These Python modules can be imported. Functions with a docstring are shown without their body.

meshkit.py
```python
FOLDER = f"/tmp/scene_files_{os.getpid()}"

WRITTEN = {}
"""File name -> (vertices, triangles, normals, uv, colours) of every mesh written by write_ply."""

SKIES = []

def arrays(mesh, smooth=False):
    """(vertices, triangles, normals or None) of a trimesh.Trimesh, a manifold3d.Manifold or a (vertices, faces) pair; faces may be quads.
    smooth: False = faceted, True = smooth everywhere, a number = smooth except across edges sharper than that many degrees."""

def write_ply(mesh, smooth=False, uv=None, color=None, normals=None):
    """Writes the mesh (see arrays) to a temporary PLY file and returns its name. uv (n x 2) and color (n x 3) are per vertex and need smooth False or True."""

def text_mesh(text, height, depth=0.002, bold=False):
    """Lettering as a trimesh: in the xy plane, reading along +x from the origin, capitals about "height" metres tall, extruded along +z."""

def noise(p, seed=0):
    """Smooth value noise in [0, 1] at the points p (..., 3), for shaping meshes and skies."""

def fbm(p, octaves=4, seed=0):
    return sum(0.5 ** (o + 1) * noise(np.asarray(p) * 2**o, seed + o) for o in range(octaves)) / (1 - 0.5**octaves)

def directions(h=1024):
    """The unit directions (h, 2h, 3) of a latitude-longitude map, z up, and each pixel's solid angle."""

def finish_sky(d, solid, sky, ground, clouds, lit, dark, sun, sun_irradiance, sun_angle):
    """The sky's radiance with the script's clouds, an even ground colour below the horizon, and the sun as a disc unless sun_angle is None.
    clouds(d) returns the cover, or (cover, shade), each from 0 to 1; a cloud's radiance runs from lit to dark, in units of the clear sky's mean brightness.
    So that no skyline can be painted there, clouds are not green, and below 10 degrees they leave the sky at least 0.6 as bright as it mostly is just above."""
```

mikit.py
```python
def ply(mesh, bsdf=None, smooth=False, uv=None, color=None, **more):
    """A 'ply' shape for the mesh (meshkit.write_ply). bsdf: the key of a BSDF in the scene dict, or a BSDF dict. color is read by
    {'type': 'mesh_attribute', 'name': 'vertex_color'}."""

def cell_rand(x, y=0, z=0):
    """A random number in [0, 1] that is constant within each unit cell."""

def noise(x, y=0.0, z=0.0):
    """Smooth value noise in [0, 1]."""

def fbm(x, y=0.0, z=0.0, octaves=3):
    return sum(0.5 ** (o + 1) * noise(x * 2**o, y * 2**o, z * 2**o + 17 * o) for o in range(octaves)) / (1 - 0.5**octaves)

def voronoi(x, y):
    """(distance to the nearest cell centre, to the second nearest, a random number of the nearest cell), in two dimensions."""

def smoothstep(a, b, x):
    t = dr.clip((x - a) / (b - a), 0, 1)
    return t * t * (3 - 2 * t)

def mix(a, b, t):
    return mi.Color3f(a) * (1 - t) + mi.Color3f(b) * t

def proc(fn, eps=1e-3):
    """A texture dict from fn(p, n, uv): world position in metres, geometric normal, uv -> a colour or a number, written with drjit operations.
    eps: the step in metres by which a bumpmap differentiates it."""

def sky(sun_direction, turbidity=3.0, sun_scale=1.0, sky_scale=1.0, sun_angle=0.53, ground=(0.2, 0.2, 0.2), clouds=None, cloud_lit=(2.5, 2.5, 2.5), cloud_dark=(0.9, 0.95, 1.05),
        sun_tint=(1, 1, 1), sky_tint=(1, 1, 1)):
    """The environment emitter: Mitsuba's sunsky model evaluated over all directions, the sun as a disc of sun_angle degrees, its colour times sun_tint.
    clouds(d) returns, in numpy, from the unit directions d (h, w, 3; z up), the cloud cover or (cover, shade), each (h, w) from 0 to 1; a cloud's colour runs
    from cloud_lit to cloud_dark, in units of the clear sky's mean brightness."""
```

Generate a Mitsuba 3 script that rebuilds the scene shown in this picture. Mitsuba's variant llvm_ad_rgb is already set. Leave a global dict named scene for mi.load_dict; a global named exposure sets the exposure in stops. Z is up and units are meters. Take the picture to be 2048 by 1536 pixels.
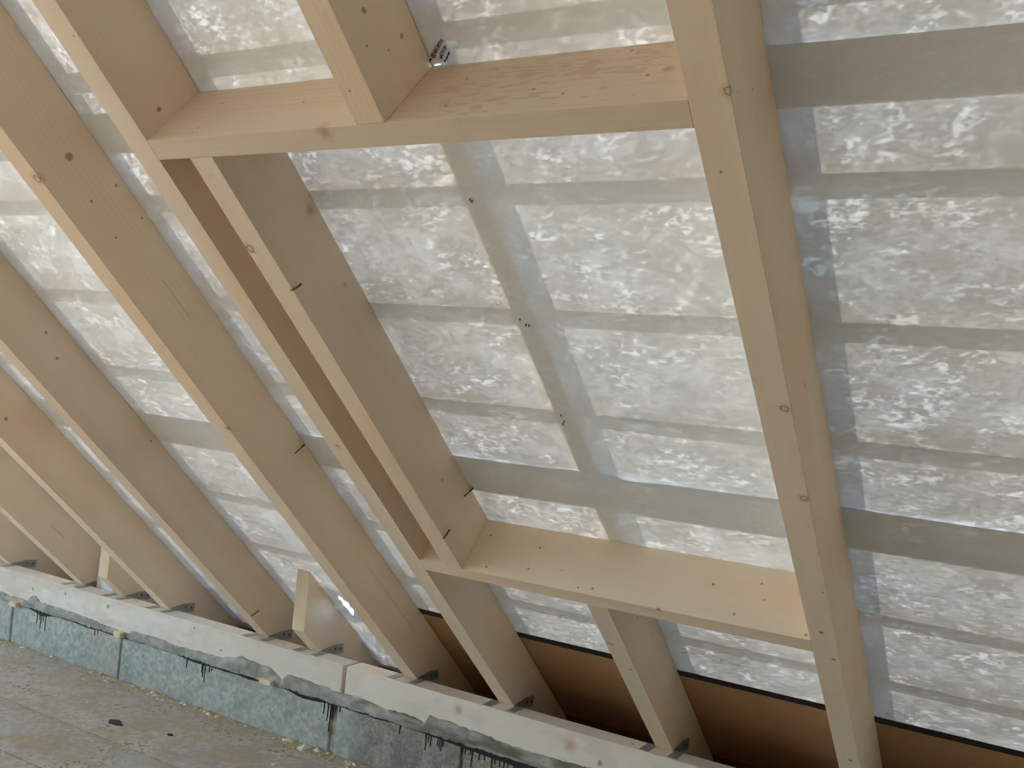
import math, random
import numpy as np, trimesh, drjit as dr, mitsuba as mi, mikit, meshkit
import manifold3d as m3
from mikit import proc, noise, fbm, smoothstep, mix, cell_rand, voronoi

T = mi.ScalarTransform4f
scene, labels = {'type': 'scene'}, {}
rng = np.random.default_rng(7)

# ---------------------------------------------------------------- camera, sky, exposure
CAM = np.array([1.66669, -2.23015, 0.74437])
FWD = np.array([-0.50528211, 0.86279563, 0.01654356])
UP = -np.array([0.07569079, 0.06340774, -0.99511324])
scene['camera'] = {'type': 'perspective', 'fov_axis': 'x', 'fov': 2 * math.degrees(math.atan(1024 / 1947.28)), 'near_clip': 0.01, 'far_clip': 200.0,
                   'to_world': T().look_at(origin=CAM.tolist(), target=(CAM + FWD).tolist(), up=UP.tolist())}
SUN = np.array([-0.857, 0.336, 0.390])
scene['sky'] = mikit.sky(SUN.tolist(), turbidity=2.6, sun_scale=0.62, sky_scale=1.0, sun_angle=0.8, ground=(0.36, 0.36, 0.34), sun_tint=(0.85, 0.97, 1.33))
exposure = 5.35

# ---------------------------------------------------------------- the roof's own frame: x along the eaves, s up the slope, n outwards
TH = 0.7110904767
CT, ST = math.cos(TH), math.sin(TH)
ROOF = np.array([[1, 0, 0], [0, -CT, ST], [0, ST, CT]], float)      # rows: x, s, n
H, W = 0.13636, 0.047                                               # rafter depth and width
ZP, YF, YB = -0.07555, 0.03056, 0.09938                             # plate top, plate front and back
ZM, ZF = -0.1926, -0.3372                                           # top of the blocks, floor
RX = {'a': 1.2792, 'c': 0.36823, 'd': 0.0459, 'e': -0.5313, 'f': -0.9872, 'g': -1.44286, 'h': -1.88707, 'i': -2.343, 'j': -2.80, 'k': -3.255, 'l': 1.735, 'm': 2.19, 'n': 2.65}
XTRIM, XJU, XJL, XSA, XSB = 0.48305, 0.82348, 0.82133, -0.31671, -1.21476
SU0, SU1, SL0, SL1 = 1.62355, 1.65825, 0.52456, 0.56324
XLEFT, XRIGHT = -3.45, 3.05
SRIDGE = 3.72


def to_world(v):
    return np.asarray(v, float) @ ROOF


# ---------------------------------------------------------------- marks in the timber, where they are: x, y, z, radius, kind (0 pin knot, 1 ringed knot, 2 swirl)
KNOTS = [(0.0929, -1.163, 1.0961, 0.0088, 0.0), (0.0929, -1.0622, 1.0695, 0.0037, 0.0), (0.0929, -1.1094, 1.0289, 0.0036, 0.0), (0.0929, -0.9981, 1.0223, 0.0029, 0.0), (0.0929, -1.0506, 0.9745, 0.0028, 0.0), (0.0858, -1.2128, 1.0447, 0.0069, 1.0), (0.4916, -1.0993, 0.947, 0.0065, 1.0), (0.5045, -1.2052, 1.0382, 0.0015, 0.0), (0.8395, -1.2931, 1.1139, 0.0019, 0.0), (0.7648, -1.2506, 1.0773, 0.0087, 2.0), (1.3251, -1.2616, 1.0867, 0.0047, 1.0), (1.2986, -1.1861, 1.0217, 0.0022, 0.0), (1.317, -0.8931, 0.7693, 0.0055, 1.0), (1.3192, -0.7436, 0.6405, 0.0052, 1.0), (1.3197, -0.5534, 0.4767, 0.0025, 0.0), (1.3029, -0.4541, 0.3912, 0.0053, 0.0), (1.3146, -0.3882, 0.3344, 0.0045, 0.0), (1.3074, -0.0767, 0.0661, 0.0052, 0.0), (1.1316, -0.399, 0.3437, 0.0028, 0.0), (0.8334, -0.2826, 0.2434, 0.0043, 1.0), (0.8546, -0.208, 0.1792, 0.0044, 0.0), (0.0886, -0.7245, 0.6241, 0.0043, 1.0), (0.3941, -0.7179, 0.6184, 0.004, 1.0), (0.3782, -0.6343, 0.5464, 0.0026, 0.0), (0.4049, -1.3872, 1.195, 0.0018, 0.0), (0.4152, -1.2403, 1.1352, 0.0046, 0.0), (0.8705, -1.3175, 1.2035, 0.0049, 0.0), (0.8705, -1.2401, 1.2009, 0.0039, 0.0), (0.8705, -1.3054, 1.1639, 0.0025, 0.0), (0.8705, -1.2633, 1.1737, 0.0019, 0.0), (0.5017, -1.196, 1.1523, 0.0023, 0.0), (0.5055, -1.2398, 1.1015, 0.0022, 0.0), (0.6806, -1.2084, 1.138, 0.0028, 0.0), (0.948, -1.1953, 1.1532, 0.0019, 0.0), (1.0668, -1.2222, 1.1219, 0.0024, 0.0), (0.9499, -1.2372, 1.1046, 0.0019, 0.0), (1.1694, -1.1758, 1.1758, 0.0024, 0.0), (1.2116, -1.2164, 1.1287, 0.0029, 0.0), (1.1134, -1.233, 1.1094, 0.0024, 0.0), (1.2327, -1.2102, 1.1358, 0.0051, 2.0), (1.3262, -1.2363, 1.0938, 0.0013, 0.0), (1.3262, -1.1873, 1.1131, 0.0014, 0.0), (1.3262, -1.1785, 1.1458, 0.0014, 0.0), (1.3262, -0.8299, 0.8063, 0.0028, 2.0), (1.3262, -1.0801, 1.0391, 0.0012, 0.0), (0.5573, -0.3639, 0.4406, 0.0033, 0.0), (0.6864, -0.3696, 0.434, 0.0032, 0.0), (0.5851, -0.4157, 0.3804, 0.0032, 0.0), (0.683, -0.4059, 0.3918, 0.0032, 0.0), (0.7571, -0.3982, 0.4007, 0.0021, 0.0), (0.8397, -0.4162, 0.3798, 0.003, 0.0), (0.8086, -0.4191, 0.3765, 0.0026, 0.0), (0.9883, -0.4274, 0.3668, 0.0058, 0.0), (1.0762, -0.3762, 0.4263, 0.0039, 0.0), (1.1662, -0.3627, 0.4419, 0.0029, 0.0), (1.18, -0.3847, 0.4164, 0.0028, 0.0), (1.1327, -0.4121, 0.3846, 0.0033, 0.0), (1.2695, -0.4207, 0.3746, 0.0032, 0.0), (0.8683, -0.2304, 0.2998, 0.0033, 0.0), (0.8683, -0.1306, 0.2481, 0.0028, 0.0), (-0.4843, -0.7831, 0.7971, 0.0048, 0.0), (-0.4843, -0.747, 0.7375, 0.0049, 0.0), (-0.4843, -0.4441, 0.5402, 0.004, 0.0), (-0.9402, -0.5704, 0.5526, 0.0063, 0.0), (0.53, -0.8272, 0.6921, 0.0027, 0.0), (0.53, -1.0116, 1.0284, 0.0067, 2.0), (0.53, -0.9044, 0.9183, 0.0035, 2.0), (0.53, -0.5364, 0.5644, 0.0031, 0.0), (-1.61, 0.0306, -0.1208, 0.0065, 0.0), (-1.4232, 0.0306, -0.1029, 0.0063, 0.0), (-1.1869, 0.0306, -0.1045, 0.0078, 0.0), (-0.7568, 0.0306, -0.092, 0.0041, 0.0), (-0.629, 0.0306, -0.1362, 0.0048, 0.0), (0.2744, 0.0306, -0.1044, 0.0095, 2.0), (0.6165, 0.0306, -0.1125, 0.0114, 2.0), (0.7019, 0.0306, -0.1342, 0.0075, 0.0), (0.2109, 0.0745, -0.0755, 0.0056, 0.0), (-0.3994, 0.0624, -0.0755, 0.0046, 0.0), (0.7711, 0.0617, -0.0755, 0.005, 0.0)]
CRACKS = [(0.0929, -0.9319, 0.9103, 0.0929, -0.8616, 0.8507, 0.001), (0.0929, -0.1898, 0.2721, 0.0929, 0.0516, 0.0683, 0.001), (-1.3959, -0.0719, 0.1507, -1.3959, -0.0182, 0.1065, 0.0014), (0.0929, -0.2811, 0.3765, 0.0929, -0.3028, 0.3906, 0.0006)]


# ---------------------------------------------------------------- materials
def wood_colour(base, late, bright=1.0, marks=True, dirt=0.0, smear=0.0):
    def fn(p, n, uv):
        u, v = uv.x, uv.y
        k = dr.floor(v / 10)
        t1, t2 = cell_rand(k, 3, 1), cell_rand(k, 7, 2)
        vv = v - 10 * k + 1.3 * t1
        warp = 0.012 * (noise(u * 2.1 + 5 * t1, vv * 6, k) - 0.5)
        rings = (vv + warp) * (70 + 60 * t2)
        g = 0.5 + 0.5 * dr.sin(6.283 * rings + 2.5 * noise(u * 1.2, vv * 30, k + 3))
        fine = noise(u * 9, vv * 900, k)
        broad = fbm(u * 1.6 + 9 * t2, vv * 14, k)
        col = mix(base, late, 0.24 * g * noise(u * 0.9, vv * 22, k + 11) + 0.18 * fine)
        tone = bright * (0.90 + 0.14 * t1 + 0.14 * (broad - 0.5))
        col = col * tone
        warm = smoothstep(0.52, 0.75, fbm(u * 2.3, vv * 11, k + 31))
        col = col * (1 - warm * mi.Color3f(0.00, 0.07, 0.13))
        if dirt > 0:
            d = smoothstep(0.5, 0.75, fbm(u * 14, vv * 30, k + 5)) * dirt
            col = mix(col, (0.34, 0.31, 0.25), d)
        if smear > 0:
            w = smoothstep(0.36, 0.68, 0.6 * fbm(p.x * 4 + 3, p.z * 16, 2.2) + 0.4 * fbm(p.x * 30, p.z * 60, 5.2)) * smear
            col = mix(col, (0.80, 0.80, 0.765), w * (0.35 + 0.65 * smoothstep(0.2, -0.5, p.x + 0.5 * noise(p.x * 7, 3))))
        if marks:
            sl, nl = -CT * p.y + ST * p.z, ST * p.y + CT * p.z
            st = smoothstep(0.54, 0.66, 0.65 * fbm(p.x * 55 + 5, nl * 210, 3.0) + 0.35 * fbm(p.x * 8, nl * 40, 8.0))
            st = st * smoothstep(1.64, 1.655, sl) * smoothstep(1.68, 1.66, sl) * smoothstep(0.86, 0.98, p.x) * smoothstep(1.28, 1.2, p.x)
            col = mix(col, (0.44, 0.31, 0.19), 0.34 * st)
            dark, ring = mi.Float(0), mi.Float(0)
            wob = 0.8 + 0.4 * noise(p.x * 260, p.y * 260, p.z * 260)
            for (x, y, z, r, kind) in KNOTS:
                dx, dy, dz = p.x - x, p.y - y, p.z - z
                q = dr.sqrt(dx * dx + dy * dy + dz * dz) * wob / r
                if kind == 0:
                    dark = dr.maximum(dark, 1 - smoothstep(0.55, 1.15, q))
                elif kind == 1:
                    dark = dr.maximum(dark, (1 - smoothstep(0.10, 0.25, dr.abs(q - 0.95))) * 0.9)
                    ring = dr.maximum(ring, 1 - smoothstep(0.9, 2.6, q))
                else:
                    dark = dr.maximum(dark, 0.42 * (1 - smoothstep(0.2, 1.2, q)))
                    ring = dr.maximum(ring, 1 - smoothstep(0.8, 2.4, q))
            for (x0, y0, z0, x1, y1, z1, r) in CRACKS:
                ex, ey, ez = x1 - x0, y1 - y0, z1 - z0
                L = ex * ex + ey * ey + ez * ez
                t = dr.clip(((p.x - x0) * ex + (p.y - y0) * ey + (p.z - z0) * ez) / L, 0, 1)
                w = 0.0015 * (noise(t * 9, x0 * 50) - 0.5)
                q = dr.sqrt(dr.square(p.x - x0 - t * ex) + dr.square(p.y - y0 - t * ey + w) + dr.square(p.z - z0 - t * ez + w)) / r
                dark = dr.maximum(dark, 0.8 * (1 - smoothstep(0.4, 1.2, q)) * (0.5 + 0.5 * noise(t * 30, x0 * 9)))
            col = mix(col, (0.50, 0.33, 0.19), 0.45 * ring)
            col = mix(col, (0.17, 0.105, 0.055), 0.66 * dark)
        return col
    return proc(fn)


def matte(tex, rough=0.7, spec=0.25, **kw):
    return {'type': 'principled', 'base_color': tex if isinstance(tex, dict) else {'type': 'rgb', 'value': tex}, 'roughness': rough, 'specular': spec, **kw}


scene['wood_mat'] = matte(wood_colour((0.785, 0.665, 0.525), (0.67, 0.515, 0.36)), 0.62)
scene['plate_wood'] = matte(wood_colour((0.77, 0.70, 0.605), (0.69, 0.59, 0.47), dirt=0.16, smear=0.6), 0.68)
scene['brown_wood'] = matte(wood_colour((0.56, 0.35, 0.19), (0.12, 0.065, 0.03), marks=False), 0.6)
scene['batten_wood'] = matte(wood_colour((0.55, 0.45, 0.32), (0.42, 0.32, 0.2), marks=False), 0.7)


def fleece(p):
    x, s = p.x, -CT * p.y + ST * p.z
    a = x * 0.985 + s * 0.17
    b = s * 0.985 - x * 0.17
    cl = fbm(a * 13 + 3, b * 18, 0.5, octaves=3)
    fi = fbm(a * 90 + 2 * cl, b * 150, 2.5, octaves=3)
    br = smoothstep(0.34, 0.70, 0.5 * cl + 0.5 * fi)
    spot = smoothstep(0.53, 0.70, 0.5 * fbm(a * 20 + 40, b * 27, 7.5) + 0.5 * fi)
    return br, spot


def membrane_trans(p, n, uv):
    br, spot = fleece(p)
    return MEM_T * (0.62 + 0.75 * br + 1.15 * spot)


def membrane_base(p, n, uv):
    br, spot = fleece(p)
    return mi.Color3f(0.737, 0.763, 0.775) * (1 + 0.05 * br + 0.06 * spot)


MEM_T = 0.064
scene['membrane_mat'] = {'type': 'principledthin', 'base_color': proc(membrane_base), 'roughness': 0.70, 'spec_trans': proc(lambda p, n, uv: 0.095 * membrane_trans(p, n, uv)), 'eta': 1.3,
                         'diff_trans': proc(membrane_trans)}
scene['black_felt'] = matte((0.035, 0.035, 0.038), 0.5)
scene['dark_board'] = matte((0.16, 0.10, 0.06), 0.8)
scene['galvanised'] = matte((0.36, 0.39, 0.375), 0.55, 0.4, metallic=0.6)
scene['nail_steel'] = matte((0.10, 0.09, 0.08), 0.5, 0.4, metallic=0.5)
scene['ink_dark'] = matte((0.05, 0.05, 0.045), 0.8)
scene['ink_red'] = matte((0.42, 0.10, 0.09), 0.8)


def block_fn(p, n, uv):
    a = fbm(p.x * 22, p.z * 26, p.y * 20, octaves=4)
    b = fbm(p.x * 5 + 4, p.z * 7, 3.3)
    c = fbm(p.x * 90, p.z * 90, p.y * 60 + 8)
    d = noise(p.x * 260, p.z * 260, p.y * 200)
    col = mix((0.325, 0.36, 0.333), (0.465, 0.52, 0.482), smoothstep(0.3, 0.7, 0.45 * a + 0.25 * b + 0.3 * c))
    col = mix(col, (0.44, 0.41, 0.355), 0.6 * smoothstep(0.44, 0.66, 0.6 * fbm(p.x * 8 + 11, p.z * 13 + 2, 5.1) + 0.4 * a))
    r = smoothstep(-0.13, 0.0, p.x + 0.05 * (c - 0.5))
    col = mix(col, mix((0.20, 0.19, 0.16), (0.38, 0.365, 0.32), smoothstep(0.35, 0.65, 0.7 * a + 0.3 * d)), 0.85 * r)
    col = mix(col, (0.13, 0.12, 0.10), 0.5 * smoothstep(0.78, 0.86, d) * smoothstep(0.4, 0.6, a))
    return col * (0.8 + 0.4 * c)


scene['block_mat'] = {'type': 'bumpmap', 'arbitrary': proc(lambda p, n, uv: fbm(p.x * 140, p.z * 140, p.y * 140), eps=2e-3), 'scale': 0.0035, 'bsdf': matte(proc(block_fn), 0.95, 0.1)}


def mortar_fn(p, n, uv):
    a = fbm(p.x * 30, p.y * 30, p.z * 40, octaves=4)
    col = mix((0.27, 0.275, 0.25), (0.45, 0.45, 0.415), smoothstep(0.3, 0.7, a))
    return mix(col, (0.13, 0.12, 0.08), 0.8 * smoothstep(0.42, 0.62, fbm(p.x * 9 + 2, p.z * 40, 1.7)) * smoothstep(-0.3, 0.15, p.x + 0.2 * noise(p.x * 12, p.z * 30)))


scene['mortar_mat'] = {'type': 'bumpmap', 'arbitrary': proc(lambda p, n, uv: fbm(p.x * 110, p.z * 110, p.y * 110), eps=2e-3), 'scale': 0.003, 'bsdf': matte(proc(mortar_fn), 0.95, 0.1)}
scene['bitumen_mat'] = matte((0.022, 0.026, 0.030), 0.45, 0.4)


def floor_fn(p, n, uv):
    k = dr.floor(uv.y / 10)
    a = fbm(p.x * 9, p.y * 14, 1.0, octaves=4)
    b = fbm(p.x * 70, p.y * 70, 4.0)
    c = fbm(p.x * 3, p.y * 5, 9.0)
    col = mix((0.35, 0.325, 0.285), (0.46, 0.435, 0.40), smoothstep(0.3, 0.7, 0.5 * a + 0.5 * b))
    col = mix(col, (0.42, 0.44, 0.43), 0.5 * smoothstep(0.45, 0.7, c))
    col = mix(col, (0.38, 0.32, 0.20), 0.5 * smoothstep(0.52, 0.72, fbm(p.x * 6 + 7, p.y * 20, 2.0)))
    sp = smoothstep(0.70, 0.76, noise(p.x * 120, p.y * 150, 3.0)) * smoothstep(0.5, 0.7, a)
    return mix(col, (0.14, 0.12, 0.09), 0.6 * sp) * (0.94 + 0.1 * cell_rand(k, 2, 5))


scene['floor_mat'] = {'type': 'bumpmap', 'arbitrary': proc(lambda p, n, uv: fbm(p.x * 90, p.y * 90, 0.3), eps=2e-3), 'scale': 0.0015, 'bsdf': matte(proc(floor_fn), 0.9, 0.15)}
scene['wall_plain'] = matte((0.30, 0.29, 0.27), 0.9, 0.1)
scene['sarking_mat'] = {'type': 'twosided', 'bsdf': matte((0.28, 0.265, 0.25), 0.85)}
scene['sawdust_mat'] = matte(proc(lambda p, n, uv: mix((0.36, 0.29, 0.17), (0.60, 0.52, 0.37), noise(p.x * 300, p.y * 300, p.z * 300))), 0.95, 0.05)
scene['chip_white'] = matte((0.74, 0.71, 0.62), 0.8)


# ---------------------------------------------------------------- helpers
def numbered(name):
    if name not in scene and not any(k.startswith(name + '__') for k in scene):
        return name
    i = 1
    while f'{name}_{i:03d}' in scene or any(k.startswith(f'{name}_{i:03d}__') for k in scene):
        i += 1
    return f'{name}_{i:03d}'


def add(name, shape, label=None, cat=None, group=None, kind=None, parent=None):
    key = numbered(f'{parent}__{name}' if parent else name)
    scene[key] = shape
    d = {k: v for k, v in (('label', label), ('category', cat), ('group', group), ('kind', kind)) if v}
    if d:
        labels[key] = d
    return key


def box_hull(lo, hi, ch=0.0004):
    lo, hi = np.array(lo, float), np.array(hi, float)
    pts = []
    for i in range(8):
        c = np.array([hi[k] if i >> k & 1 else lo[k] for k in range(3)])
        d = np.array([-1 if i >> k & 1 else 1 for k in range(3)]) * ch
        for k in range(3):
            q = c + d
            q[k] = c[k]
            pts.append(q)
    return m3.Manifold.hull_points(np.array(pts))


def solid(lo, hi):
    lo, hi = np.array(lo, float), np.array(hi, float)
    return m3.Manifold.cube(hi - lo).translate(lo)


BOARD = [0]


def timber(man, axis, mat='wood_mat', roof=True):
    """One piece of timber from a manifold in roof or world coordinates, its grain along the axis, each piece with a tone of its own."""
    m = man.to_mesh()
    v, f = np.array(m.vert_properties[:, :3], float), np.array(m.tri_verts)
    v = v[f].reshape(-1, 3)
    f = np.arange(len(v)).reshape(-1, 3)
    n = np.cross(v[1::3] - v[::3], v[2::3] - v[::3])
    n /= np.linalg.norm(n, axis=1, keepdims=True) + 1e-12
    n = np.repeat(n, 3, axis=0)
    a, b = [k for k in range(3) if k != axis]
    BOARD[0] += 1
    off = 10.0 * BOARD[0]
    vv = np.where(np.abs(n[:, a]) > np.abs(n[:, b]), v[:, b] + 3.1, v[:, a] + 1.7)
    u = v[:, axis] + 3.77 * BOARD[0] % 11
    end = np.abs(n[:, axis]) > 0.7
    uv = np.stack([np.where(end, v[:, a] * 0.4, u), off + 2 + np.where(end, v[:, b], vv)], 1)
    if roof:
        v, f = to_world(v), f[:, ::-1]
    return mikit.ply((v, f), mat, uv=uv)


def tube(path, r, sides=6, cap=True):
    path = np.asarray(path, float)
    t = np.gradient(path, axis=0)
    t /= np.linalg.norm(t, axis=1, keepdims=True)
    ref = np.array([0.31, 0.52, 0.79])
    a = np.cross(t, ref)
    a /= np.linalg.norm(a, axis=1, keepdims=True)
    b = np.cross(t, a)
    ang = np.arange(sides) * 2 * np.pi / sides
    rr = np.broadcast_to(r, (len(path),))
    v = path[:, None] + rr[:, None, None] * (np.cos(ang)[None, :, None] * a[:, None] + np.sin(ang)[None, :, None] * b[:, None])
    fs = []
    for i in range(len(path) - 1):
        for j in range(sides):
            p, q = i * sides + j, i * sides + (j + 1) % sides
            fs += [[p, q, q + sides], [p, q + sides, p + sides]]
    v = v.reshape(-1, 3)
    n = len(v)
    v = np.vstack([v, path[0], path[-1]])
    e = (len(path) - 1) * sides
    for j in range(sides):
        fs += [[n, (j + 1) % sides, j], [n + 1, e + j, e + (j + 1) % sides]]
    return trimesh.Trimesh(v, np.array(fs), process=False)


# ---------------------------------------------------------------- the setting: floor, walls
BOARDS_Y = [(-0.3377, 0.0306), (-0.578, -0.3385), (-1.2, -0.581)] + [(-1.2 - 0.62 * (i + 1), -1.2 - 0.62 * i - 0.003) for i in range(8)]
add('floor', mikit.ply(trimesh.creation.box(bounds=[[XLEFT, -6.2, ZF - 0.08], [XRIGHT, YF, ZF - 0.02]]), 'dark_board'), 'boarded loft floor, grey with dust', kind='structure')
for i, (y0, y1) in enumerate(BOARDS_Y):
    add('board', timber(box_hull((XLEFT, y0, ZF - 0.02), (XRIGHT, y1, ZF + (0.0012 if i == 0 else 0)), 0.001), 0, 'floor_mat', False), parent='floor')


def slab(poly, hole, x0, x1):
    cs = m3.CrossSection([np.array(poly, float)], m3.FillRule.NonZero)
    for hh in hole:
        cs = cs - m3.CrossSection([np.array(hh, float)], m3.FillRule.NonZero)
    e = cs.extrude(x1 - x0)
    m = e.to_mesh()
    v = np.array(m.vert_properties[:, :3], float)
    v = np.stack([v[:, 2] + x0, v[:, 0], v[:, 1]], 1)
    return v, np.array(m.tri_verts)


ZR = SRIDGE * ST + 0.12
YR = -SRIDGE * CT
gable = [(0.5, -0.6), (0.5, -0.25), (YR, ZR + 0.15), (2 * YR - 0.5, -0.25), (2 * YR - 0.5, -0.6)]
gable_hole = [[(-4.9, -0.25), (-0.9, -0.25), (-0.9, 0.95), (-2.2, 1.9), (-3.6, 1.9), (-4.9, 0.95)]]
add('wall_left', mikit.ply(slab(gable, gable_hole, XLEFT - 0.1, XLEFT), 'wall_plain'), 'unfinished gable wall with its large opening still open', kind='structure')
add('wall_right', mikit.ply(slab(gable, [], XRIGHT, XRIGHT + 0.1), 'wall_plain'), 'plain gable wall', kind='structure')
add('wall_back', mikit.ply(trimesh.creation.box(bounds=[[XLEFT, 2 * YR - 0.2, ZF - 0.1], [XRIGHT, 2 * YR - 0.08, 0.02]]), 'wall_plain'), 'low eaves wall on the far side', kind='structure')


def back_roof():
    q = [(XLEFT - 0.1, YR, ZR), (XRIGHT + 0.1, YR, ZR), (XRIGHT + 0.1, 2 * YR - 0.2, 0.0), (XLEFT - 0.1, 2 * YR - 0.2, 0.0)]
    return (np.array(q), np.array([[0, 1, 2], [0, 2, 3]]))


add('ceiling_back', mikit.ply(back_roof(), 'sarking_mat'), 'boarded opposite roof slope', kind='structure')

# the low block wall under the plate
add('wall_front', mikit.ply(trimesh.creation.box(bounds=[[XLEFT, YF + 0.006, ZF - 0.1], [XRIGHT, 0.13, ZM + 0.012]]), 'mortar_mat'), 'low wall of aerated concrete blocks under the wall plate', kind='structure')
BX = [XLEFT, -2.945, -2.334, -1.717, -1.10, -0.150, 0.300, 0.91, 1.52, 2.13, XRIGHT]
for i in range(len(BX) - 1):
    g0, g1 = 0.004, 0.004
    if abs(BX[i] + 0.150) < 1e-6: g0 = 0.011
    if abs(BX[i + 1] + 0.150) < 1e-6: g1 = 0.011
    add('block', mikit.ply(box_hull((BX[i] + g0, YF, ZF - 0.02), (BX[i + 1] - g1, 0.12, ZM), 0.003), 'block_mat'), parent='wall_front')


def interp_noise(x, f, a, seed):
    return a * (meshkit.fbm(np.stack([np.asarray(x) * f, np.full(np.shape(x), 3.1), np.zeros(np.shape(x))], -1), 3, seed) - 0.5) * 2


MT = [(-3.5, -0.165), (-1.807, -0.166), (-1.635, -0.168), (-1.612, -0.143), (-1.585, -0.142), (-1.56, -0.158), (-1.359, -0.158), (-1.125, -0.172), (-1.06, -0.172), (-1.05, -0.160), (-0.962, -0.157), (-0.838, -0.163), (-0.63, -0.158), (-0.535, -0.134), (-0.50, -0.141), (-0.416, -0.144), (-0.361, -0.168), (-0.345, -0.148), (-0.292, -0.146), (-0.136, -0.153), (-0.043, -0.152), (0.031, -0.160), (0.10, -0.156), (0.155, -0.163), (0.17, -0.166), (0.185, -0.142), (0.22, -0.141), (0.349, -0.148), (0.489, -0.157), (0.7, -0.15), (3.1, -0.155)]


def mortar_bed():
    xs = np.arange(XLEFT, XRIGHT, 0.006)
    top = np.interp(xs, *np.array(MT).T) + interp_noise(xs, 60, 0.004, 1)
    bot = ZM + 0.0015 + interp_noise(xs, 25, 0.003, 2)
    mid = 0.45 * top + 0.55 * bot
    bulge = 0.006 + np.abs(interp_noise(xs, 18, 0.006, 3))
    prof = [(YF + 0.02, top - 0.001), (YF - 0.0018, top - 0.001), (YF - bulge * 0.7, top - 0.006 + 0 * xs), (YF - bulge, mid), (YF - bulge * 0.9, bot + 0.008), (YF - 0.004, bot), (YF + 0.02, bot)]
    v = np.stack([np.stack([xs, np.broadcast_to(y, xs.shape), z], 1) for y, z in prof], 1)
    v[:, 1:6, 1] += (meshkit.noise(v[:, 1:6] * 120) - 0.5) * 0.004
    n, k = v.shape[:2]
    i, j = np.meshgrid(np.arange(n - 1), np.arange(k - 1), indexing='ij')
    q = np.stack([i * k + j, (i + 1) * k + j, (i + 1) * k + j + 1, i * k + j + 1], -1).reshape(-1, 4)
    return v.reshape(-1, 3), q[:, ::-1]


add('mortar_bed', mikit.ply(mortar_bed(), 'mortar_mat', smooth=40), parent='wall_front')

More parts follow.
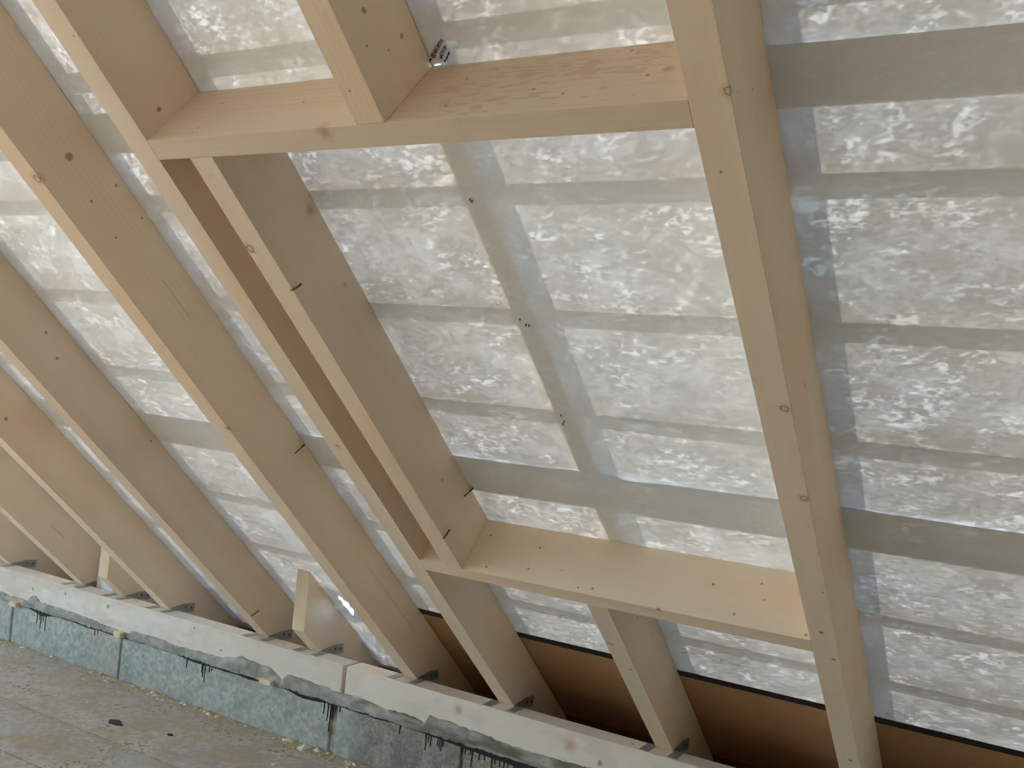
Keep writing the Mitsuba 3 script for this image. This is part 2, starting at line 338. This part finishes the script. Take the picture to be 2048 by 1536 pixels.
# bitumen brushed along the damp course and run down the blocks
DRIPS = [(-1.545, -0.255), (-1.516, -0.256), (-1.568, -0.238), (-1.53, -0.225), (-1.552, -0.222), (-1.241, -0.215), (-1.226, -0.208), (-0.774, -0.225), (-0.705, -0.225), (-0.691, -0.254), (-0.700, -0.238), (-0.671, -0.216), (-0.66, -0.21), (-0.189, -0.23), (-0.174, -0.247), (-0.163, -0.276), (-0.155, -0.24), (-0.145, -0.216), (-0.128, -0.21), (0.089, -0.217), (0.179, -0.239), (0.187, -0.215), (0.195, -0.224), (0.219, -0.218), (0.226, -0.222), (0.232, -0.229), (0.238, -0.215), (0.296, -0.226), (0.308, -0.216), (0.331, -0.245), (0.325, -0.214), (0.355, -0.22), (0.371, -0.216), (0.394, -0.236), (0.402, -0.216), (0.417, -0.22), (0.430, -0.222), (0.443, -0.215), (0.46, -0.222), (0.478, -0.214), (0.5, -0.22), (0.52, -0.23)]


def drips():
    ms = []
    for x, z in DRIPS:
        zt = ZM + 0.002
        zz = np.linspace(zt, z, 7)
        xx = x - 0.0012 * np.sin(np.linspace(0, 3, 7) + x * 50)
        r = np.interp(np.linspace(0, 1, 7), [0, 0.2, 0.8, 1], [0.0032, 0.0019, 0.0014, 0.0016])
        t = tube(np.stack([xx, np.full(7, YF - 0.0004), zz], 1), r)
        ms.append(t)
    xs = np.arange(-2.2, 1.4, 0.004)
    w = 0.0022 + 0.004 * np.clip(meshkit.fbm(np.stack([xs * 8, 0 * xs, 0 * xs + 2], 1), 3, 5) - 0.42, 0, 1) * 4
    w = w + 0.010 * np.exp(-((xs + 1.54) / 0.05) ** 2) + 0.008 * np.exp(-((xs + 0.27) / 0.05) ** 2) + 0.012 * np.clip((xs - 0.1) / 0.3, 0, 1)
    j = np.abs(interp_noise(xs, 130, 0.004, 8))
    top = np.full(xs.shape, ZM + 0.003)
    v = np.concatenate([np.stack([xs, np.full(xs.shape, YF - 0.0045), top + 0.001], 1), np.stack([xs, np.full(xs.shape, YF - 0.0015), top - w - 0.6 * j], 1)])
    n = len(xs)
    i = np.arange(n - 1)
    f = np.concatenate([np.stack([i, i + n, i + 1], 1), np.stack([i + 1, i + n, i + n + 1], 1)])
    ms.append(trimesh.Trimesh(v, f, process=False))
    return trimesh.util.concatenate(ms)


add('bitumen_drips', mikit.ply(drips(), 'bitumen_mat', smooth=50), 'black bitumen line with thin runs down the blocks', kind='stuff', parent='wall_front')

# ---------------------------------------------------------------- wall plate (two lengths butted with a gap)
for (x0, x1, lab) in ((XLEFT, -0.1325, 'pale timber wall plate smeared with mortar, the left length up to the open butt joint'), (-0.1205, XRIGHT, 'pale timber wall plate, the right length from the open butt joint onwards')):
    add('wall_plate', timber(box_hull((x0, YF, ZM + 0.015), (x1, YB, ZP), 0.002), 0, 'plate_wood', False), lab, 'wall plate')

# eaves outside the plate
add('soffit_board', timber(box_hull((XLEFT, 0.125, -0.200), (XRIGHT, 0.4262, -0.185)), 0, 'dark_board', False), 'dark soffit board closing the eaves behind the wall plate', 'board')
add('fascia_board', timber(box_hull((XLEFT, 0.4272, -0.30), (XRIGHT, 0.449, -0.135)), 0, 'dark_board', False), 'dark fascia board at the foot of the rafters', 'board')

# ---------------------------------------------------------------- rafters
def seat_cut(man):
    """cuts the birdsmouth and the foot, in world coordinates"""
    m = man.to_mesh()
    v, f = to_world(m.vert_properties[:, :3]), np.array(m.tri_verts)[:, ::-1]
    man = m3.Manifold(m3.Mesh(np.ascontiguousarray(v, dtype=np.float32), np.ascontiguousarray(f, dtype=np.uint32)))
    man = man - solid((-9, YF - 0.3, -1), (9, YB + 0.001, ZP + 0.0004)) - solid((-9, 0.10, -1), (9, 1, -0.184)) - solid((-9, 0.4262, -1), (9, 1, 1))
    m = man.to_mesh()
    v, f = np.array(m.vert_properties[:, :3], float) @ ROOF.T, np.array(m.tri_verts)[:, ::-1]
    return m3.Manifold(m3.Mesh(np.ascontiguousarray(v, dtype=np.float32), np.ascontiguousarray(f, dtype=np.uint32)))


def rafter_solid(x, s0=-0.7, s1=SRIDGE):
    return seat_cut(box_hull((x, s0, 0), (x + W, s1, H)))


RL = {'a': 'big pale rafter crossing the right of the picture with a dark-ringed knot near its top',
      'c': 'long rafter that both trimmer boards butt against on their left',
      'd': 'long rafter with a brown knot and a thin dark crack',
      'e': 'rafter left of the short plumb-cut rafter end, rising to the left edge',
      'f': 'fifth long rafter from the right, right beside the small plumb-cut rafter end',
      'g': 'long rafter left of the small plumb-cut rafter end and its white flap',
      'h': 'leftmost rafter in view, its foot at the left edge of the picture'}
OUT = {'i': 'first rafter beyond the left edge of the picture', 'j': 'second rafter beyond the left edge of the picture', 'k': 'third rafter beyond the left edge of the picture', 'l': 'first rafter beyond the right edge of the picture', 'm': 'second rafter beyond the right edge of the picture', 'n': 'third rafter beyond the right edge of the picture'}
for k, x in RX.items():
    r = add('rafter', timber(rafter_solid(x), 1), RL.get(k) or OUT[k], 'rafter', 'long rafters of the roof slope')
    RX[k] = (x, r)
add('trimmer_rafter', timber(box_hull((XTRIM, SL1 + 0.0004, 0), (XTRIM + W, SU0 - 0.0004, H)), 1), 'short inner rafter between the two trimmer boards, left side of the opening', 'rafter')
add('trimmer_beam', timber(box_hull((RX['c'][0] + W + 0.0004, SU0, 0), (RX['a'][0] - 0.0004, SU1, H)), 0), 'upper trimmer board across the head of the roof window opening, knot near its left', 'trimmer')
add('trimmer_beam', timber(box_hull((RX['c'][0] + W + 0.0004, SL0, 0), (RX['a'][0] - 0.0004, SL1, H)), 0), 'lower trimmer board with small knots across the foot of the roof window opening', 'trimmer')
add('jack_rafter', timber(box_hull((XJU, SU1 + 0.0004, 0), (XJU + W, SRIDGE, H)), 1), 'jack rafter rising from the upper trimmer to the top of the picture', 'rafter')
add('jack_rafter', timber(seat_cut(box_hull((XJL, -0.7, 0), (XJL + W, SL0 - 0.0004, H))), 1), 'short jack rafter running down from the lower trimmer to the wall plate', 'rafter')
for x, lab in ((XSA, 'short rafter end with a plumb-cut face standing on the wall plate beside its open joint'), (XSB, 'smaller plumb-cut rafter end near the left edge, above a white scrap')):
    b = seat_cut(box_hull((x, -0.7, 0), (x + W, 0.3, H)))
    m = b.to_mesh()
    v, f = to_world(m.vert_properties[:, :3]), np.array(m.tri_verts)[:, ::-1]
    b = m3.Manifold(m3.Mesh(np.ascontiguousarray(v, dtype=np.float32), np.ascontiguousarray(f, dtype=np.uint32))) - solid((-9, -3, -2), (9, 0.0, 3))
    m = b.to_mesh()
    v, f = np.array(m.vert_properties[:, :3], float) @ ROOF.T, np.array(m.tri_verts)[:, ::-1]
    b = m3.Manifold(m3.Mesh(np.ascontiguousarray(v, dtype=np.float32), np.ascontiguousarray(f, dtype=np.uint32)))
    add('rafter_stub', timber(b, 1), lab, 'rafter end')

# bent nails standing out of the rafter sides
for k, x, a, b in (('trimmer_rafter', XTRIM + W, (-1.0336, 0.8903), (-1.0222, 0.902)), ('trimmer_rafter', XTRIM + W, (-0.4473, 0.5277), (-0.4262, 0.5445)), ('trimmer_rafter', XTRIM + W, (-0.5111, 0.4412), (-0.5012, 0.4596)),
                   (RX['d'][1], RX['d'][0] + W, (-0.5107, 0.5721), (-0.4883, 0.5935)), (RX['e'][1], RX['e'][0] + W, (-0.0019, 0.0051), (0.0215, 0.0188))):
    p = np.array([[x - 0.004, a[0], a[1]], [x + 0.001, *np.add(a, 0)], [x + 0.005, (a[0] + b[0]) / 2, (a[1] + b[1]) / 2], [x + 0.007, b[0], b[1]]])
    add('nail', mikit.ply(tube(p, [0.0012, 0.0014, 0.0014, 0.0022], 6), 'nail_steel', smooth=50), parent=k)

# ridge board
add('ridge_board', timber(box_hull((XLEFT, YR - 0.045, ZR - 0.30), (XRIGHT, YR - 0.0006, ZR - 0.07)), 0, 'wood_mat', False), 'ridge board at the top of the rafters, above the picture', 'board')

# ---------------------------------------------------------------- battens outside the membrane
CB_T = 0.025
add('tilting_fillet', timber(box_hull((XSA + 0.0005, -0.13, H + 0.003), (XSA + 0.046, 0.035, H + 0.003 + 0.0250), 0.001), 1, 'batten_wood'), 'short fillet outside the membrane over the larger rafter end', 'batten')
add('tilting_fillet', timber(box_hull((XSA + 0.0005, -0.13, H + 0.0285), (XSA + 0.046, 0.035, H + 0.060), 0.001), 1, 'batten_wood'), 'second fillet lying on the short fillet outside the membrane over the larger rafter end', 'batten')
CL = {'a': 'counter batten over the big right rafter, casting the bluish strip beside it', 'c': 'counter batten over the rafter at the left ends of both trimmers', 'd': 'counter batten over the cracked rafter', 'e': 'counter batten over the rafter left of the larger rafter end',
      'f': 'counter batten over the fifth long rafter from the right', 'g': 'counter batten over the rafter left of the white scrap', 'h': 'counter batten over the leftmost rafter in view'}
NTH = ['first', 'second', 'third', 'fourth', 'fifth', 'sixth', 'seventh', 'eighth', 'ninth', 'tenth']
for k, (x, _) in RX.items():
    add('counter_batten', timber(box_hull((x + 0.0005, 0.03 if x > 0.03 else -0.40, H + 0.003), (x + 0.0455, SRIDGE, H + 0.003 + CB_T), 0.001), 1, 'batten_wood'), CL.get(k) or 'counter batten over the ' + OUT[k], 'batten', 'counter battens along the slope')
add('counter_batten', timber(box_hull((0.826, 0.03, H + 0.003), (0.872, SRIDGE, H + 0.003 + CB_T), 0.001), 1, 'batten_wood'), 'counter batten showing as a grey band up the middle of the roof window opening', 'batten', 'counter battens along the slope')
BN = [-0.43 + 0.0] + [0.1785, 0.4265, 0.669, 0.926, 1.1775, 1.4255, 1.6785] + [1.93 + 0.25 * i for i in range(7)]
BL = {1: 'horizontal tile batten seen as the lowest grey band across the membrane, below the lower trimmer', 2: 'second tile batten from the bottom, grey band just behind the lower trimmer', 3: 'third tile batten from the bottom, inside the wide grey lap band', 4: 'fourth tile batten from the bottom, first grey band above the lap in the opening',
      5: 'fifth tile batten from the bottom, grey band across the middle of the opening', 6: 'sixth tile batten from the bottom, top grey band in the opening', 7: 'seventh tile batten from the bottom, grey band above the upper trimmer'}
for q, s in enumerate(BN):
    add('roof_batten', timber(box_hull((XLEFT - 0.05, s, H + 0.0035 + CB_T), (XRIGHT + 0.05, s + 0.0385, H + 0.0285 + CB_T), 0.001), 0, 'batten_wood'), BL.get(q) or ('eaves batten at the very foot of the slope' if q == 0 else NTH[q - 8] + ' tile batten above the top of the picture'), 'batten', 'tile battens across the slope')

# ---------------------------------------------------------------- membrane sheets
STOPS = sorted([(v[0], v[0] + W) for v in RX.values()] + [(0.826, 0.872)])


def bay(x):
    """0 over a rafter, 1 in the middle of a bay"""
    out = np.zeros_like(x)
    for (a, b), (c, d) in zip(STOPS[:-1], STOPS[1:]):
        i = (x > b) & (x < c)
        out[i] = np.sin(np.pi * (x[i] - b) / (c - b)) ** 2
    return out


def sheet(s0, s1, n0, n_low, edge_droop, holes=(), fine_x=(), fine_s=(), bottom=None):
    xs = np.unique(np.round(np.concatenate([np.arange(XLEFT - 0.08, XRIGHT + 0.08, 0.03), *fine_x]), 5))
    ss = np.unique(np.round(np.concatenate([np.linspace(s0, s1, int((s1 - s0) / 0.02) + 2), *fine_s]), 5))
    ss = ss[(ss >= s0 - 1e-6) & (ss <= s1 + 1e-6)]
    X, S = np.meshgrid(xs, ss, indexing='ij')
    if bottom is not None:
        S = np.where(S < 0.0601, np.maximum(S, bottom(X)), S)
    b = bay(X)
    keep = np.ones_like(X)
    inside = (X > RX['c'][0]) & (X < RX['a'][0] + W)
    for sc in (0.5 * (SU0 + SU1), 0.5 * (SL0 + SL1)):
        keep = np.where(inside, keep * np.clip((np.abs(S - sc) - 0.03) / 0.12, 0, 1), keep)
    keep = np.where(X > 0.0, keep * np.clip((S - 0.06) / 0.1, 0, 1), keep)
    P = np.stack([X * 3.1, S * 5.3, 0 * X + 1.5], -1)
    sag = -b * keep * (0.0006 + 0.0022 * np.clip(meshkit.fbm(P, 3, 21) - 0.3, 0, 1))
    low = np.where(X < 0.04, np.clip((0.12 - S) / 0.25, 0, 1), 0)
    P2 = np.stack([X * 13 + S * 7, S * 24 - X * 6, 0 * X + 4.2], -1)
    sag = sag - b * low * 0.06 * np.abs(meshkit.fbm(P2, 3, 33) - 0.5)
    n = n0 + (n_low - n0) * np.clip((s0 + 0.22 - S) / 0.08, 0, 1)
    dro = 0.0026 + 0.005 * np.exp(-((X - 0.93) / 0.06) ** 2) * (S > 0.6) * (S < 0.9) + 0.0016 * meshkit.noise(np.stack([X * 7, 0 * X, 0 * X], -1), 9)
    n = n - edge_droop * dro * np.clip((S - (s1 - 0.02)) / 0.02, 0, 1) * np.clip(b * 6, 0, 1)
    v = to_world(np.stack([X, S, n + sag], -1).reshape(-1, 3))
    k = len(ss)
    i, j = np.meshgrid(np.arange(len(xs) - 1), np.arange(k - 1), indexing='ij')
    cx, cs = 0.5 * (X[:-1, :-1] + X[1:, 1:]), 0.5 * (S[:-1, :-1] + S[1:, 1:])
    on = (S[:-1, 1:] - S[:-1, :-1] > 1e-7) | (S[1:, 1:] - S[1:, :-1] > 1e-7)
    for hf in holes:
        on &= ~hf(cx, cs)
    q = np.stack([i * k + j, i * k + j + 1, (i + 1) * k + j + 1, (i + 1) * k + j], -1)[on]
    return v, q.reshape(-1, 4)[:, ::-1]


def tear(x, s):
    a = (s + 0.038) / 0.046
    c = -0.2125 - 0.006 * a
    w = 0.0125 * np.sqrt(np.clip(1 - a * a, 0, 1)) * (1.15 - 0.25 * a)
    return (np.abs(x - c - 0.002 * np.sin(a * 9)) < w) & (np.abs(a) < 1)


def slit(x, s):
    a = (x - 0.8785) / 0.0065
    return (np.abs(a) < 1) & (np.abs(s - 1.6600 - 0.0004 * a) < 0.0015 * np.sqrt(np.clip(1 - a * a, 0, 1)))


sheets = [
    ((-0.445, 0.79, H + 0.0006, H + 0.0006, 1.0, (tear,), (np.arange(-0.24, -0.18, 0.0015), np.arange(0.02, 0.1, 0.01)), (np.arange(-0.095, 0.02, 0.0015), np.arange(0.76, 0.79, 0.004)), lambda x: np.where(x > 0.05, 0.03, -0.445)), 'lowest strip of white translucent roofing membrane, from the eaves up to the first lap'),
    ((0.67, 1.64, H + 0.0006, H + 0.0018, 1.0, (), (), (np.arange(1.61, 1.64, 0.004),), None), 'middle strip of white translucent roofing membrane behind the roof window opening'),
    ((1.557, SRIDGE + 0.1, H + 0.0006, H + 0.0018, 0.0, (slit,), (np.arange(0.868, 0.892, 0.001),), (np.arange(1.655, 1.667, 0.0007),), None), 'upper strip of white translucent roofing membrane above the upper trimmer'),
]
MEMS = [add('roof_membrane', mikit.ply(sheet(*a), 'membrane_mat', smooth=True), lab, 'membrane') for a, lab in sheets]

# print on the upper strip, beside the jack rafter
def on_roof(mesh, x, s, ang, n):
    v = np.array(mesh.vertices)
    c, d = math.cos(ang), math.sin(ang)
    L = np.stack([x + c * v[:, 0] - d * v[:, 1], s + d * v[:, 0] + c * v[:, 1], n - v[:, 2]], 1)
    return to_world(L), np.array(mesh.faces)


NI = H - 0.0011
ANG = math.radians(40)
def printed(txt, x, s, h, mat, bold=True, ang=ANG):
    add('print', mikit.ply(on_roof(meshkit.text_mesh(txt, h, 0.0004, bold), x, s, ang, NI), mat), 'dark printed lettering' if mat == 'ink_dark' else 'red printed square', parent=MEMS[2])
printed('W\u00dcRTH', 0.8850, 1.6762, 0.0052, 'ink_dark')
printed('W\u00dcTOP', 0.8905, 1.6677, 0.0046, 'ink_dark', ang=math.radians(46))
sq = trimesh.creation.box(bounds=[[0, 0, 0], [0.0070, 0.0070, 0.0004]])
add('print', mikit.ply(on_roof(sq, 0.8795, 1.6700, ANG, NI), 'ink_red'), 'red printed square', parent=MEMS[2])
for (x, s, l, w) in ((0.8945, 1.6635, 0.004, 0.002), (0.8985, 1.6668, 0.007, 0.0018), (0.9045, 1.6725, 0.0055, 0.0022)):
    add('print', mikit.ply(on_roof(trimesh.creation.box(bounds=[[0, 0, 0], [l, w, 0.0004]]), x, s, math.radians(48), NI), 'ink_dark'), parent=MEMS[2])

# nail tips through the membrane at the crossings of the middle counter batten
for (x, s) in ((0.8418, 1.4395), (0.8438, 1.4357), (0.841, 1.1928), (0.8483, 1.1807), (0.8539, 1.1799), (0.8424, 0.9541), (0.839, 0.9303), (0.8435, 0.9378), (0.8725, 1.6690)):
    p = to_world(np.array([[x, s, H + 0.004], [x, s, H - 0.001], [x + 0.0015, s - 0.001, H - 0.004]]))
    add('nail_tip', mikit.ply(tube(p, [0.0013, 0.0013, 0.0006], 6), 'nail_steel'), parent=MEMS[1] if s < 1.6 else MEMS[2])


# loose dark fibres curling on the lowest strip
def fibres():
    r = np.random.default_rng(17)
    ms = []
    for (xc, sc, wx, ws, k) in ((0.985, 0.150, 0.085, 0.014, 15), (0.645, 0.190, 0.09, 0.012, 12)):
        for _ in range(k):
            x, s, a = xc + r.uniform(-1, 1) * wx, sc + r.uniform(-1, 1) * ws, r.uniform(0, 6.28)
            c, pts = r.uniform(-260, 260), []
            for q in range(8):
                pts.append([x, s, H - 0.0016 - 0.001 * math.sin(q * 0.45)])
                a += c * 0.0025
                x, s = x + 0.0025 * math.cos(a), s + 0.0016 * math.sin(a)
            ms.append(tube(to_world(np.array(pts)), 0.00028, 4))
    return trimesh.util.concatenate(ms)


add('fibres', mikit.ply(fibres(), 'ink_dark'), 'thin dark fibres curling on the membrane', kind='stuff', parent=MEMS[0])

# ---------------------------------------------------------------- eaves board and black felt
add('eaves_board', timber(box_hull((0.050, -0.425, H + 0.0025), (XRIGHT, 0.0185, H + 0.0205), 0.004), 0, 'brown_wood'), 'dark brown eaves board across the backs of the rafters, below the black felt edge', 'board')
fx = np.arange(0.05, XRIGHT, 0.02)
fe = 0.0437 + interp_noise(fx, 12, 0.0015, 12)
fv = np.concatenate([np.stack([fx, fe, np.full(fx.shape, H + 0.0002)], 1), np.stack([fx, 0 * fx + 0.016, np.full(fx.shape, H + 0.0002)], 1)])
fn_ = len(fx)
ii = np.arange(fn_ - 1)
add('eaves_felt', mikit.ply((to_world(fv), np.stack([ii, ii + fn_, ii + 1 + fn_, ii + 1], 1)), 'black_felt'), 'thin black felt strip between the membrane and the brown eaves board', 'felt')

# ---------------------------------------------------------------- metal framing anchors at the rafter feet
def anchor(x, lab):
    r = numbered('framing_anchor')
    t = 0.0016
    labels[r] = {'label': lab, 'category': 'framing anchor', 'group': 'framing anchors on the wall plate'}
    add('flange', mikit.ply(box_hull((x - 0.024, YF + 0.006, ZP), (x - 0.0006, YB - 0.004, ZP + t), 0.0004), 'galvanised'), parent=r)
    add('flange', mikit.ply(box_hull((x + W + 0.0006, YF + 0.010, ZP), (x + W + 0.024, YB - 0.004, ZP + t), 0.0004), 'galvanised'), parent=r)
    up = m3.Manifold.hull_points(np.array([[x + W + dx, y, z] for dx in (0.0008, 0.0028) for y, z in ((YB - 0.012, ZP + t), (YB - 0.010, ZP + 0.006), (0.145, ZP + 0.013), (0.190, ZP + 0.010), (0.190, ZP - 0.020), (0.140, ZP - 0.014))]))
    add('strap', mikit.ply(up, 'galvanised'), parent=r)
    for (yy, zz) in ((0.150, ZP + 0.001), (0.175, ZP - 0.004)):
        nm = trimesh.creation.cylinder(0.0035, 0.002, sections=8)
        nm.apply_transform(trimesh.transformations.rotation_matrix(math.pi / 2, [0, 1, 0]))
        nm.apply_translation([x + W + 0.0036, yy, zz])
        add('nail_head', mikit.ply(nm, 'nail_steel'), parent=r)


for x, lab in ((RX['a'][0], 'grey metal framing anchor at the foot of the big right rafter'), (XJL, 'grey metal framing anchor at the foot of the short jack rafter'), (RX['c'][0], 'grey metal framing anchor at the rafter under the lower trimmer left end'),
               (RX['d'][0], 'grey metal framing anchor at the foot of the cracked rafter'), (XSA, 'grey metal framing anchor at the larger rafter end, next to the plate joint'),
               (RX['e'][0], 'grey metal framing anchor at the rafter left of the larger rafter end'), (RX['f'][0], 'grey metal framing anchor at the fifth long rafter from the right'), (XSB, 'grey metal framing anchor at the smaller rafter end'),
               (RX['g'][0], 'grey metal framing anchor at the rafter left of the white scrap'), (RX['h'][0], 'grey metal framing anchor at the leftmost rafter, by the edge of the picture')):
    anchor(x, lab)

# ---------------------------------------------------------------- small loose things
for (x0, x1, z0, z1, lab) in ((-1.713, -1.672, -0.199, -0.181, 'small pale wood packer in the mortar at the left edge'), (-1.118, -1.085, -0.192, -0.172, 'small wood packer in the mortar above the second block joint'), (-0.435, -0.388, -0.192, -0.176, 'orange-tinted wood packer in the mortar below the larger rafter end')):
    add('wood_packer', timber(box_hull((x0, YF - 0.022, z0), (x1, YF + 0.05, z1), 0.001), 1, 'wood_mat', False), lab, 'wood packer')


def flake(pts, z, th):
    pts = np.array(pts, float)
    return m3.CrossSection([pts], m3.FillRule.EvenOdd).extrude(th).translate([0, 0, z])


add('felt_scrap', mikit.ply(flake([(-0.788, -0.237), (-0.770, -0.256), (-0.742, -0.252), (-0.722, -0.243), (-0.745, -0.229), (-0.765, -0.222)], ZF + 0.0013, 0.003), 'black_felt'), 'dark grey felt scrap lying on the floorboards, the larger one', 'scrap')
add('felt_scrap', mikit.ply(flake([(-0.583, -0.195), (-0.570, -0.201), (-0.560, -0.193), (-0.570, -0.186)], ZF + 0.0013, 0.003), 'black_felt'), 'tiny dark felt scrap on the floorboards nearer the wall', 'scrap')

# white flap of membrane hanging behind the plate
fl = []
yy = np.linspace(-1.372, -1.185, 14)
zz = np.linspace(-0.11, 0.03, 10)
Xf, Zf = np.meshgrid(yy, zz, indexing='ij')
Yf = 0.112 + 0.006 * np.sin(Xf * 45) + 0.02 * (Zf + 0.1)
i, j = np.meshgrid(np.arange(13), np.arange(9), indexing='ij')
add('membrane_scrap', mikit.ply((np.stack([Xf, Yf, Zf], -1).reshape(-1, 3), np.stack([i * 10 + j, (i + 1) * 10 + j, (i + 1) * 10 + j + 1, i * 10 + j + 1], -1).reshape(-1, 4)), 'membrane_mat', smooth=True), 'white scrap of membrane behind the wall plate below the smaller rafter end', 'membrane scrap')


def chips(n, seed, zone, size, flat):
    r = np.random.default_rng(seed)
    V, F = [], []
    base = np.array([[-1, -0.4, 0], [1, -0.5, 0.1], [0.8, 0.5, 0], [-0.9, 0.4, 0.15], [0, 0, flat]], float)
    face = np.array([[0, 1, 4], [1, 2, 4], [2, 3, 4], [3, 0, 4], [0, 3, 2], [0, 2, 1]])
    for q in range(n):
        x, y, z = zone(r)
        a = r.uniform(0, 6.28)
        s = size * r.lognormal(0, 0.45)
        R = np.array([[math.cos(a), -math.sin(a), 0], [math.sin(a), math.cos(a), 0], [0, 0, 1]])
        V.append((base * s) @ R.T + [x, y, z])
        F.append(face + 5 * q)
    return np.concatenate(V), np.concatenate(F)


def by_wall(r):
    while True:
        x = r.uniform(-2.2, 0.5)
        d = r.exponential(0.022)
        dens = 0.12 + sum(math.exp(-((x - c) / w) ** 2) for c, w in ((-1.76, 0.10), (-1.15, 0.08), (-0.90, 0.09), (-0.60, 0.07), (-0.27, 0.12), (0.02, 0.12), (-2.1, 0.1)))
        if r.uniform() < dens and d < 0.13:
            return x, YF - 0.004 - d, ZF + 0.001


def by_joint(r):
    x = r.uniform(-2.2, 0.4)
    return x, -0.338 + r.normal() * 0.016 - 0.010 * math.sin(x * 2), ZF + 0.0005


def anywhere(r):
    return r.uniform(-2.4, 0.6), r.uniform(-0.9, 0.0), ZF + 0.001


add('sawdust', mikit.ply(chips(7500, 5, by_wall, 0.0026, 0.5), 'sawdust_mat'), 'sawdust and shavings lying along the foot of the block wall', 'sawdust', kind='stuff')
add('sawdust', mikit.ply(chips(2600, 6, by_joint, 0.0022, 0.3), 'sawdust_mat'), 'brownish sawdust lying along the joint of the floorboards', 'sawdust', kind='stuff')
add('wood_shavings', mikit.ply(chips(150, 8, by_wall, 0.0052, 0.7), 'chip_white'), 'white wood chips scattered at the foot of the block wall', 'wood chips', kind='stuff')
add('wood_shavings', mikit.ply(chips(120, 9, anywhere, 0.0036, 0.4), 'chip_white'), 'pale wood chips scattered over the floorboards', 'wood chips', kind='stuff')
